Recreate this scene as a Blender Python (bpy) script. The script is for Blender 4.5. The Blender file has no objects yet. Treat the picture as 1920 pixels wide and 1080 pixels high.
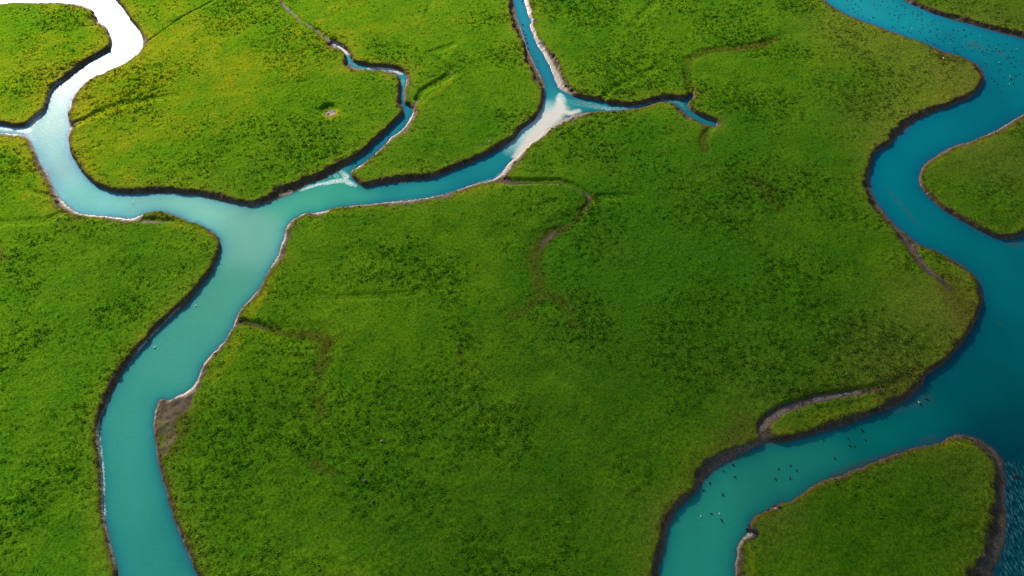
import bpy, math, random
import numpy as np
from mathutils import Vector

random.seed(7)
rng = np.random.default_rng(11)
R = math.radians
scene = bpy.context.scene
C = scene.collection

# ------------------------------------------------------------------ camera
CAM_H = 130.0
PITCH = 50.0                      # degrees below the horizon
HFOV = 65.0
cam_d = bpy.data.cameras.new('camera')
cam_d.sensor_width = 36.0
cam_d.lens = 18.0 / math.tan(R(HFOV / 2))
cam_d.clip_start = 1.0
cam_d.clip_end = 20000.0
cam = bpy.data.objects.new('camera', cam_d)
cam.location = (0, 0, CAM_H)
cam.rotation_euler = (R(90 - PITCH), 0, 0)
C.objects.link(cam)
scene.camera = cam

FPX = 960.0 / math.tan(R(HFOV / 2))
_f = np.array([0, math.cos(R(PITCH)), -math.sin(R(PITCH))])
_u = np.array([0, math.sin(R(PITCH)), math.cos(R(PITCH))])


def ray(px, py):
    px = np.asarray(px, float); py = np.asarray(py, float)
    return np.stack([(px - 960), _f[1] * FPX + _u[1] * (540 - py), _f[2] * FPX + _u[2] * (540 - py)], -1)


def at(px, py, z=0.0):
    """where the ground (height z) is met at a point of the photograph's survey grid"""
    d = ray(px, py)
    t = (z - CAM_H) / d[..., 2]
    return np.stack([d[..., 0] * t, d[..., 1] * t], -1)


# ------------------------------------------------------------------ light
SUN_EL = 23.5
SUN_AZ = -31.0                    # degrees from +Y, negative = towards the left
sd = Vector((math.sin(R(SUN_AZ)) * math.cos(R(SUN_EL)), math.cos(R(SUN_AZ)) * math.cos(R(SUN_EL)), math.sin(R(SUN_EL))))
sun_d = bpy.data.lights.new('sun', 'SUN')
sun_d.energy = 5.0
sun_d.angle = R(6.0)
sun_d.color = (1.0, 0.93, 0.80)
sun = bpy.data.objects.new('sun', sun_d)
sun.rotation_euler = (-sd).to_track_quat('-Z', 'Y').to_euler()
sun.location = (-200, 300, 300)
C.objects.link(sun)

world = bpy.data.worlds.new('World')
scene.world = world
world.use_nodes = True
wn = world.node_tree
for n in list(wn.nodes):
    wn.nodes.remove(n)
sky = wn.nodes.new('ShaderNodeTexSky')
sky.sky_type = 'NISHITA'
sky.sun_disc = False
sky.sun_elevation = R(SUN_EL)
sky.sun_rotation = R(SUN_AZ)
bg = wn.nodes.new('ShaderNodeBackground')
bg.inputs['Strength'].default_value = 0.05
wo = wn.nodes.new('ShaderNodeOutputWorld')
wn.links.new(sky.outputs[0], bg.inputs[0])
wn.links.new(bg.outputs[0], wo.inputs[0])

scene.view_settings.view_transform = 'Standard'
scene.view_settings.look = 'None'
scene.view_settings.gamma = 1.0
scene.view_settings.exposure = 1.16

# ------------------------------------------------------------------ survey of the creeks (water's edge; third value: bank width, kept until it changes)
H = 0.85                          # height of the marsh above the water
CREEK_W = [
 (-320,40,3),(-60,12,2),(0,6),(40,3),(100,4),(140,6),(160,10),(175,20),(185,38),(199,50,3),(206,65),(209,82,3),(206,92,7),(184,107,10),
 (157,123,11),(140,136,10),(125,148,9),(107,160,8),(97,172),(92,188,7),(85,207,7),(70,220,8),(58,230,6),(48,236,6),(25,238,6),(0,233,6),(-60,228),(-300,215),
 (-300,250,3),(-60,249),(0,249),(25,251),(42,252),(54,260,5),(60,270,5),(68,286),(76,305,6),(86,320,7),(96,336,8),(101,350,10),(108,364,10),(120,379,10),(135,392,9),
 (150,399,8),(170,403,6),(200,405,5),(225,408,4),(245,410,6),(260,405,8),(270,401,2),(285,397,1),(305,397),(325,402),(345,410),(357,416),(370,419,2),
 (385,426,2),(400,436,2),(410,445,3),(415,458,5),(413,475,8),(405,492,9),(395,512,9),(380,532,10),(365,552,10),(350,570,11),(330,588,12),(312,602,11),(290,625,12),
 (268,650,12),(255,665,12),(240,685,13),(225,710,13),(212,735,13),(200,760,12),(190,785,11),(186,810,10),(186,835,8),(190,870,7),(193,900,8),(194,940,8),(198,980,7),
 (205,1012,6),(212,1035,7),(218,1062,8),(222,1085,8),(230,1150),(240,1300),
 (410,1300,5),(388,1130,6),(372,1080,7),(358,1055,7),(345,1020,8),(330,985,8),(320,955,7),(312,925,6),(303,895,6),(297,870,5),(293,848,5),(290,820,6),(287,795,6),
 (290,770,5),(296,755,5),(303,749,5),(318,750,5),(332,742,6),(345,737,7),(358,728,8),(368,715,7),(376,698,6),(380,685,6),(392,668,6),(408,652,6),(420,640,6),(430,622,6),
 (437,610,8),(443,595,7),(452,580,6),(465,565,6),(478,550,5),(490,535,4),(497,520,4),(508,500,5),(518,485,6),(524,468,7),(530,452,9),(533,440,9),(535,430,8),
 (545,415,6),(562,404,3),(580,399,3),(592,399,6),(610,395,4),(625,391,2),(640,388,2),(665,385,3),(700,382,4),(735,378,7),(760,375,8),(800,371,6),(840,362,4),
 (870,352,3),(900,342,5),(922,337,10),(938,326,12),(952,309,9),(973,289,6),(985,277,5),(1000,264,4),(1020,247,4),(1045,229,6),
 (1065,220,9),(1085,213,7),(1105,210,5),(1125,208,3),(1150,209,2),(1175,206,2),(1195,203,2),(1215,196,2),(1235,191,2),(1255,192,2),(1270,199,2),(1283,211,2),
 (1300,222,2),(1318,231,2),(1335,236,3),(1341,236,3),(1343,231,4),(1335,226,4),(1320,220,4),(1305,215,4),(1293,205,3),(1290,195,3),(1297,185,3),(1299,180,3),
 (1293,179,5),(1285,185,7),(1270,186,8),(1250,186,9),(1225,191,10),(1205,196,10),(1180,199,10),(1155,198,10),(1140,195,8),(1128,190,6),(1110,188,8),(1085,184,9),
 (1070,179,12),(1058,172,14),(1046,165,18),(1040,147,20),(1033,130,19),(1023,111,17),(1017,99,15),(1008,87,14),(1003,75,12),(999,63,12),(994,52,11),(993,46,10),
 (997,41,6),(990,30,12),(987,15,13),(983,0,15),(978,-60,14),(972,-250,14),
 (955,-250,9),(960,-60,9),(963,0,9),(966,15,9),(971,35,10),(976,50,10),(982,65,11),(987,80,10),(992,97,10),(1000,113,9),(1008,130,8),(1015,145,8),(1022,160,8),
 (1023,175,9),(1021,190,9),(1018,203,10),(1012,215,11),(1003,224,11),(993,233,11),(983,241,11),(972,252,11),(963,262,11),(950,272,11),(935,282,11),(915,292,11),
 (890,303,12),(862,315,13),(840,323,13),(815,333,13),(780,339,13),(745,343,13),(715,347,12),(695,350,10),(678,350,9),(668,341,8),(659,331,5),(657,325,3),
 (660,319,3),(671,313,3),(686,303,3),(699,292,3),(711,281,3),(722,270,3),(732,258,4),(750,246,4),(762,232,5),(771,217,5),(773,206,6),(768,199,6),(760,197,4),
 (757,190,4),(758,170,5),(761,150,5),(759,139,4),(753,133,4),(742,129,4),(715,126,5),(700,126,6),(680,121,6),(665,118,6),(658,110,5),(655,102,5),(647,93,4),
 (640,88,4),(630,83,3),(623,80,3),
 (628,86,3),(640,92,3),(648,101,3),(650,112,4),(653,121,4),(665,126,3),(680,129,3),(700,131,3),(715,131,3),(738,135,4),(748,142,5),(752,155,5),(750,175,5),
 (751,190,6),(755,200,7),(757,211,7),(748,224,8),(735,238,9),(718,255,9),(703,268,9),(690,281,9),(675,292,12),(660,303,14),(644,313,15),(634,321,15),(621,328,15),
 (608,335,16),(592,341,17),(580,345,18),(568,351,18),(561,357,19),(547,363,20),(530,370,19),(510,377,17),(495,382,14),(480,386,12),(470,388,11),(450,384,11),
 (412,377,13),(375,368,13),(350,364,12),(325,362,12),(300,363,12),(262,363,11),(240,363,10),(215,360,8),(195,355,7),(175,343,6),(162,332,6),(150,318,5),
 (140,302,5),(132,285,5),(128,270,4),(126,258,4),(129,245,5),(131,236,6),(127,215,4),(129,200,4),(136,182,3),(145,170,2),(160,155,1),(180,143,1),(200,135,1),
 (225,122,1),(250,108,1),(262,94,3),(268,78,4),(264,62,5),(255,50,4),(245,38,3),(235,22,3),(225,8,3),(217,0,3),(200,-30),(150,-70),(60,-110),(-320,-150),
]
RIVER_W = [
 (1200,-230,2),(1450,-80),(1510,-35),(1547,0),(1556,8),(1567,15),(1580,23),(1610,36),(1640,47),(1665,56),(1690,65,3),(1720,76),(1745,86),(1765,94),(1785,101),
 (1805,108),(1825,116,4),(1837,125,5),(1844,136,6),(1845,150,9),(1838,165,12),(1825,178,12),(1805,190,12),(1775,202,12),(1745,213,13),(1720,225,15),(1700,240,17),
 (1680,260,16),(1665,274,14),(1650,282,12),(1640,292,10),(1633,310,9),(1630,335,9),(1634,360,8),(1643,378,8),(1655,395,9),(1670,412,9),(1685,428,9),
 (1700,440,9),(1715,452,8),(1735,463,3),(1755,470,3),(1775,480,7),(1795,491,7),(1812,504,4),(1830,521,4),(1840,540,5),(1843,560,6),(1838,585,8),(1828,605,8),
 (1818,625,9),(1800,648,10),(1780,673,12),(1755,695,12),(1737,708,12),(1727,724,15),(1710,743,18),(1690,757,18),(1660,770,17),(1625,783,16),(1580,799,16),(1540,811,15),
 (1500,822,14),(1465,830,12),(1440,832,14),(1415,840,16),(1395,850,20),(1375,862,26),(1350,875,28),(1335,888,27),(1320,905,24),(1305,922,20),(1285,942,18),
 (1268,958,17),(1258,975,16),(1252,1000,15),(1245,1030,14),(1238,1060,14),(1234,1085,13),(1215,1300,12),
 (1375,1300,14),(1377,1085,14),(1378,1060,14),(1381,1038,13),(1386,1020,10),(1396,1006,12),(1403,993,10),(1408,980,3),(1418,966,2),(1432,959,2),(1448,951,6),(1458,945,3),(1470,941,2),
 (1482,940,2),(1495,931,2),(1510,921,2),(1535,906,3),(1570,893,4),(1600,882,4),(1640,866,4),(1680,850,4),(1715,839,3),(1745,832,2),(1765,827,2),(1775,820,5),
 (1795,815,7),(1815,817,9),(1835,824,12),(1855,837,15),(1870,850,18),(1880,866,20),(1884,885,21),(1886,910,19),(1886,940,20),(1887,960,22),(1890,980,25),(1886,1000,28),
 (1882,1020,32),(1876,1040,36),(1870,1060,40),(1862,1085,40),(1830,1300,40),
 (2500,1400,10),(2500,400,14),(2150,395,14),(2000,415,14),(1940,434,14),(1920,442,13),(1905,447,13),(1885,450,12),(1862,445,12),(1835,433,11),(1810,419,10),(1780,401,9),(1758,385,8),(1740,368,6),
 (1728,352,5),(1722,335,3),(1727,318,3),(1738,304,2),(1760,289,2),(1785,275,3),(1815,267,3),(1845,255,3),(1870,242,2),(1895,229,2),(1920,213,2),(1990,178,2),(2150,140,2),(2500,110,2),
 (2500,60,12),(2150,110,12),(2000,92,13),(1920,72,13),(1895,67,13),(1860,57,11),(1825,48,10),(1790,38,10),(1750,26,9),(1720,13,9),(1695,1,8),(1660,-18,8),(1580,-60,8),(1350,-230,8),
]


def smooth_loop(pts, n=4):
    p = []
    w = 3
    for q in pts:
        if len(q) == 3:
            w = q[2]
        p.append((q[0], q[1], w))
    p = np.array(p, float)
    p0, p1, p2, p3 = np.roll(p, 1, 0), p, np.roll(p, -1, 0), np.roll(p, -2, 0)
    out = []
    for k in range(n):
        t = k / n
        a = 0.5 * (2 * p1 + (p2 - p0) * t + (2 * p0 - 5 * p1 + 4 * p2 - p3) * t * t + (-p0 + 3 * p1 - 3 * p2 + p3) * t ** 3)
        out.append(a)
    q = np.stack(out, 1).reshape(-1, 3)
    q[:, 2] = np.maximum(q[:, 2], 0.5)
    return q


def loop_world(pts):
    """returns world xy of the water's edge and the width of the bank outside it (metres)"""
    q = smooth_loop(pts)
    x, y, w = q.T
    area = 0.5 * np.sum(x * np.roll(y, -1) - np.roll(x, -1) * y)
    tx = np.roll(x, -1) - np.roll(x, 1); ty = np.roll(y, -1) - np.roll(y, 1)
    L = np.hypot(tx, ty) + 1e-9
    nx, ny = ty / L, -tx / L
    if area < 0:
        nx, ny = -nx, -ny
    P = at(x, y, 0.0)
    Q = at(x + nx * w, y + ny * w, H)
    P2 = at(x + nx * 0.5, y + ny * 0.5, 0.0)
    n = P2 - P
    n /= np.linalg.norm(n, axis=1, keepdims=True) + 1e-9
    b = np.sum((Q - P) * n, 1)
    b = np.clip(b, 0.4, 12.0)
    b = (np.roll(b, 1) + 2 * b + np.roll(b, -1)) / 4
    return P, b


# ------------------------------------------------------------------ thin cloud bank added out of view to shade the lower right of the marsh
SHADE_CLOUD_Z = 480.0


def add_shade_cloud():
    import bmesh
    r = random.Random(5)
    m = bpy.data.materials.new('shade_cloud_thin'); m.use_nodes = True
    nt = m.node_tree
    pb = nt.nodes['Principled BSDF']; pb.inputs['Base Color'].default_value = (.9, .9, .9, 1); pb.inputs['Roughness'].default_value = 1
    pb.inputs['Alpha'].default_value = 0.28
    bm = bmesh.new()
    off = sd * (SHADE_CLOUD_Z / sd.z)
    for k in range(90):
        # ground point that this puff shades
        u, v = r.uniform(0, 1), r.uniform(0, 1)
        gx_ = -60 + 560 * u; gy_ = -150 + 0.62 * (gx_ + 60) + SHADE_CLOUD_SHIFT - 330 * v
        c = Vector((gx_, gy_, 0)) + off
        rad = r.uniform(38, 75)
        mt = bmesh.ops.create_icosphere(bm, subdivisions=2, radius=rad)
        for w in mt['verts']:
            w.co = Vector((w.co.x * r.uniform(.93, 1.07), w.co.y * r.uniform(.93, 1.07), w.co.z * (.30 if w.co.z > 0 else .12))) + c
    me = bpy.data.meshes.new('shade_cloud'); bm.to_mesh(me); bm.free()
    for p in me.polygons: p.use_smooth = True
    me.materials.append(m)
    o = bpy.data.objects.new('shade_cloud', me); C.objects.link(o)
    o['kind'] = 'structure'


SHADE_CLOUD_SHIFT = 215
add_shade_cloud()

# ------------------------------------------------------------------ noise
def vnoise(X, Y, scale, seed):
    r = np.random.default_rng(seed)
    T = r.random((256, 256))
    u = X / scale + 1000.3 + seed * 7.31; v = Y / scale + 1000.7 + seed * 3.17
    i = np.floor(u).astype(np.int64); j = np.floor(v).astype(np.int64)
    fu = u - i; fv = v - j
    fu = fu * fu * (3 - 2 * fu); fv = fv * fv * (3 - 2 * fv)
    a = T[i & 255, j & 255]; b = T[(i + 1) & 255, j & 255]
    c = T[i & 255, (j + 1) & 255]; d = T[(i + 1) & 255, (j + 1) & 255]
    return (a * (1 - fu) + b * fu) * (1 - fv) + (c * (1 - fu) + d * fu) * fv


def fbm(X, Y, scale, seed, octv=4, gain=0.5):
    s = 0; a = 1; t = 0
    for k in range(octv):
        # turn each octave so that the lattice never shows
        an = 0.6 + k * 1.1 + seed
        U = X * math.cos(an) - Y * math.sin(an); V = X * math.sin(an) + Y * math.cos(an)
        s = s + a * vnoise(U, V, scale / 2 ** k, seed + k * 13)
        t += a; a *= gain
    return s / t


def sstep(a, b, x):
    t = np.clip((x - a) / (b - a), 0, 1)
    return t * t * (3 - 2 * t)


# ------------------------------------------------------------------ the ground grid
STEP = 0.25


def axis(lo, hi, far_lo, far_hi):
    mid = np.arange(lo, hi + 1e-6, STEP)
    def grow(start, end, sgn):
        out = []; s = STEP; p = start
        while (end - p) * sgn > 0:
            s *= 1.16
            p += sgn * s
            out.append(p)
        return out
    return np.array(grow(lo, far_lo, -1)[::-1] + list(mid) + grow(hi, far_hi, 1))


gx = axis(-176, 176, -6000, 6000)
gy = axis(36, 240, -3000, 9000)
NX, NY = len(gx), len(gy)
GX, GY = np.meshgrid(gx, gy)          # shape NY, NX
RMAX = 9.0


def inside(poly, X, Y):
    """even-odd test on the tensor grid, row by row"""
    res = np.zeros((NY, NX), bool)
    x1, y1 = poly[:, 0], poly[:, 1]
    x2, y2 = np.roll(x1, -1), np.roll(y1, -1)
    for r in range(NY):
        yy = gy[r]
        m = (y1 > yy) != (y2 > yy)
        if not m.any():
            continue
        xs = np.sort(x1[m] + (yy - y1[m]) / (y2[m] - y1[m]) * (x2[m] - x1[m]))
        res[r] = (np.searchsorted(xs, gx) % 2) == 1
    return res


D = np.full((NY, NX), RMAX)            # distance to the nearest water's edge
B = np.full((NY, NX), 1.0)             # width of the bank there
INS = np.zeros((NY, NX), bool)
for loop in (CREEK_W, RIVER_W):
    P, b = loop_world(loop)
    INS |= inside(P, gx, gy)
    for k in range(len(P)):
        p, q = P[k], P[(k + 1) % len(P)]
        i0 = np.searchsorted(gx, min(p[0], q[0]) - RMAX); i1 = np.searchsorted(gx, max(p[0], q[0]) + RMAX)
        j0 = np.searchsorted(gy, min(p[1], q[1]) - RMAX); j1 = np.searchsorted(gy, max(p[1], q[1]) + RMAX)
        if i0 >= i1 or j0 >= j1:
            continue
        X = GX[j0:j1, i0:i1]; Y = GY[j0:j1, i0:i1]
        e = q - p
        t = np.clip(((X - p[0]) * e[0] + (Y - p[1]) * e[1]) / (e @ e + 1e-12), 0, 1)
        d = np.hypot(X - p[0] - t * e[0], Y - p[1] - t * e[1])
        m = d < D[j0:j1, i0:i1]
        D[j0:j1, i0:i1][m] = d[m]
        B[j0:j1, i0:i1][m] = (b[k] * (1 - t) + b[(k + 1) % len(P)] * t)[m]


def stroke(pts, z=0.4, jit=0.0, soft=1.0):
    """pts: (x, y, full width in survey pixels[, strength]); returns a 0..1 field"""
    F = np.zeros((NY, NX))
    q = []
    s = 1.0; w = 4
    for a in pts:
        if len(a) > 2: w = a[2]
        if len(a) > 3: s = a[3]
        q.append((a[0], a[1], w, s))
    q = np.array(q, float)
    P = at(q[:, 0], q[:, 1], z)
    # metres per pixel here (geometric mean of the two directions)
    Px = at(q[:, 0] + 1, q[:, 1], z); Py = at(q[:, 0], q[:, 1] + 1, z)
    mpp = np.sqrt(np.linalg.norm(Px - P, axis=1) * np.linalg.norm(Py - P, axis=1))
    Rr = q[:, 2] * 0.5 * mpp
    if len(P) == 1:
        P = np.vstack([P, P + 0.01]); Rr = np.append(Rr, Rr); q = np.vstack([q, q])
    for k in range(len(P) - 1):
        p, e = P[k], P[k + 1] - P[k]
        rm = max(Rr[k], Rr[k + 1]) * (1 + soft) + 0.5
        i0 = np.searchsorted(gx, min(p[0], P[k+1][0]) - rm); i1 = np.searchsorted(gx, max(p[0], P[k+1][0]) + rm)
        j0 = np.searchsorted(gy, min(p[1], P[k+1][1]) - rm); j1 = np.searchsorted(gy, max(p[1], P[k+1][1]) + rm)
        if i0 >= i1 or j0 >= j1: continue
        X = GX[j0:j1, i0:i1]; Y = GY[j0:j1, i0:i1]
        t = np.clip(((X - p[0]) * e[0] + (Y - p[1]) * e[1]) / (e @ e + 1e-12), 0, 1)
        d = np.hypot(X - p[0] - t * e[0], Y - p[1] - t * e[1])
        if jit:
            d = d + jit * (NJ[j0:j1, i0:i1] - 0.5)
        r_ = Rr[k] * (1 - t) + Rr[k + 1] * t
        st = q[k, 3] * (1 - t) + q[k + 1, 3] * t
        f = st * (1 - sstep(r_ * max(0.0, 1 - soft), r_ * (1 + soft), d))
        F[j0:j1, i0:i1] = np.maximum(F[j0:j1, i0:i1], f)
    return F


def strokes(lst, **k):
    F = np.zeros((NY, NX))
    for s in lst:
        F = np.maximum(F, stroke(s, **k))
    return F


NJ = fbm(GX, GY, 1.6, 5, 3, 0.65)      # edge jitter
NB = fbm(GX, GY, 5.0, 21, 3)
SD = np.where(INS, -D, D)              # signed: negative in the water
NF = vnoise(GX, GY, 0.55, 3)
SD = SD + (NJ - 0.5) * 0.5 + (NB - 0.5) * 0.3 + (NF - 0.5) * 0.16
NG = fbm(GX, GY, 1.3, 305, 3, 0.7)
B = B * (0.46 + 0.9 * fbm(GX, GY, 5.5, 333, 3, .6))
T_ = SD / np.maximum(B + (NG - 0.5) * 0.9 * np.minimum(B, 1.6), 0.3)

# bare mud
MUD = strokes([
 [(1437,822,30),(1428,803,24),(1440,786,21),(1468,769,20),(1500,757,18),(1560,744,15),(1610,737,11),(1650,731,7,.7)],
 [(1690,446,10),(1708,464,16),(1722,490,16),(1738,508,12),(1760,525,10),(1782,545,8,.6)],
 [(300,770,26,.8),(318,775,44,.68),(342,760,36,.72),(362,735,18,.8),(385,700,8,.6)], [(312,800,36,.6),(320,822,26,.55),(308,850,14,.5)],
 [(248,413,5),(272,417,9),(300,420,7,.8),(325,418,4,.5)],
 [(935,332,12),(955,343,14),(985,345,7),(1040,344,5,.8),(1062,350,4,.6),(1085,360,6,.65),(1104,370,6,.7),(1106,376,6,.6),(1097,398,5,.55)],
 [(1014,468,9,.4),(1022,450,12,.6),(1040,440,10,.6),(1060,433,6,.4)],
 [(452,604,8,.9),(440,612,8)], [(470,606,6,.6),(505,616,8,.4)],
 [(524,-6,4,.7),(528,8,5,.8),(538,18,6,.8),(560,38,4,.62),(590,58,4,.65),(603,66,6,.9),(622,80,6)],
 [(784,190,6),(777,200,6)], [(784,180,4,.7),(788,170,3,.4)],
 [(132,234,6),(145,228,4,.7)],
 [(1297,178,8),(1299,172,4,.6)], [(1343,235,8),(1352,232,4,.6)],
 [(845,132,3,.8),(848,142,4,.6)],
 [(1412,1000,20),(1400,1012,14)],[(1455,958,8)],
 [(1840,1060,20),(1860,1030,26),(1872,1000,22)],
], jit=0.9, soft=0.35)
# browned, drying grass along old creek lines
DRY = strokes([
 [(300,760,60,.7),(335,790,60,.7),(320,840,40,.6)],
 [(1295,170,16,.4),(1290,140,14,.4),(1290,115,14,.5),(1320,100,14,.6),(1360,96,14,.7),(1385,94,16,.9),(1425,88,18,.9),(1455,76,10,.7)],
 [(1066,425,14,.7),(1030,440,24,.8),(1012,460,24,.8),(1000,490,20,.6),(1008,520,20,.55),(1018,550,26,.55),(1045,560,16,.6),(1075,590,14,.4)],
 [(1018,552,20,.5),(985,585,22,.45),(955,592,18,.5)], [(1060,560,16,.3),(1075,610,20,.35),(1090,620,14,.3)],
 [(1104,372,16,.6),(1092,400,14,.6),(1080,415,14,.6)],
 [(452,606,14,.7),(500,618,14,.7),(545,630,16,.7),(590,630,20,.8),(612,645,24,.9),(606,668,20,.8),(600,690,18,.7),(600,720,14,.3)],
 [(598,755,26,.45),(603,775,18,.6),(592,795,12,.4)], [(575,865,14,.4),(598,878,18,.6),(625,892,12,.4)],
 [(1322,240,10,.7),(1318,265,16,.6),(1322,285,12,.6)],
 [(1412,335,26,.3),(1432,360,26,.4),(1455,390,20,.3)],
 [(1768,525,30,.6),(1800,570,40,.55),(1810,610,40,.35)], [(1755,95,24,.5),(1790,112,20,.55)], [(1760,108,18,.8),(1800,118,14,.6)],
 [(1650,735,30,.6),(1690,715,40,.5),(1725,700,26,.5)], [(1500,748,26,.5),(1600,728,22,.5)],
 [(1400,800,50,.35),(1360,850,50,.4),(1300,895,40,.35)],
 [(860,655,12,.4),(866,680,12,.4)],
 [(0,475,20,.5),(5,490,14,.5)],
 [(260,415,10,.6),(300,405,20,.55),(340,412,12,.4)],
], jit=2.2, soft=0.8)
# old creek lines: hollows in the marsh
CREASE = strokes([
 [(1080,410,30,.5),(1020,450,46,.55),(1000,500,46,.45),(1015,550,50,.5),(1060,580,40,.35)],[(1010,560,40,.4),(950,595,30,.3)],[(520,622,30,.5),(590,628,40,.6),(612,655,44,.6),(602,700,36,.4),(600,780,40,.4)],[(560,860,26,.3),(610,885,26,.35)],
 [(420,-20,3,.4),(400,5,3,.4),(350,30,3,.5),(320,50,3,.4),(275,82,3,.4)],
 [(135,236,14,1),(165,224,12,.8),(200,205,12,.7),(250,192,12,.6),(330,182,10,.3)],
 [(783,188,10,1),(792,172,10,.8),(820,156,12,.9),(846,140,12,.9),(843,128,10,.8),(815,112,10,.6),(803,102,10,.5),(830,92,10,.5),(860,80,10,.5),(850,65,9,.3),(820,48,9,.5),(802,30,9,.4),(812,-10,8,.3)],
 [(1131,187,10,.9),(1142,170,12,.7),(1180,155,14,.5),(1240,125,14,.3)],
 [(1296,172,12,.8),(1290,140,14,.4),(1290,115,14,.4),(1320,100,14,.4),(1360,94,14,.5),(1385,90,14,.6),(1430,85,14,.6),(1470,70,14,.3)],
 [(1245,-10,14,.3),(1215,20,12,.45),(1195,38,12,.4),(1180,60,12,.2)],
 [(930,338,14,1),(955,342,14,1),(1000,342,13,1),(1045,341,12,1),(1075,350,12,.9),(1105,368,12,.9),(1106,380,10,.7),(1092,402,10,.6),(1066,422,12,.6),(1030,436,16,.8),(1010,460,16,.6),(1000,500,16,.4),(1015,545,20,.4)],
 [(1106,371,10,.7),(1150,370,12,.5),(1200,367,10,.2)],
 [(446,607,14,1),(480,608,12,.8),(510,620,12,.6),(550,630,14,.5),(600,634,16,.6),(608,660,16,.5),(600,700,16,.3),(602,780,20,.3)],
 [(525,-10,6,.7),(535,15,8,.8),(560,38,8,.7),(590,58,8,.8),(605,68,10,.8),(625,82,10,.8)],
 [(1437,822,22,1),(1428,803,18,1),(1440,786,18,1),(1468,768,18,1),(1500,756,18,1),(1560,743,16,.9),(1620,733,14,.7),(1680,718,12,.3)],
 [(1690,446,16,1),(1708,464,18,1),(1722,490,18,.9),(1738,508,16,.8),(1760,525,14,.6),(1790,550,10,.3)],
 [(1345,233,8,.8),(1330,245,10,.6),(1318,265,14,.5),(1322,285,12,.3)],
 [(300,775,40,.8),(330,775,46,.8),(350,755,30,.8),(312,820,30,.7)],
 [(270,414,10,.7),(325,416,8,.5)],
 [(640,560,14,.3),(760,555,14,.3),(840,540,12,.2)],
 [(1480,560,18,.3),(1420,450,18,.3),(1400,350,18,.3)],
 [(1030,700,30,.3),(940,730,40,.35),(870,690,20,.3)],
 [(0,420,14,.3),(90,415,16,.5),(120,400,10,.5)],
 [(30,330,14,.3),(60,360,10,.4),(100,372,8,.6)],
], soft=0.6, jit=0.6)
PIT = stroke([(617,206,26)], soft=0.35, jit=0.5)
PITM = stroke([(619,212,19)], soft=0.5, jit=0.9)

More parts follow.
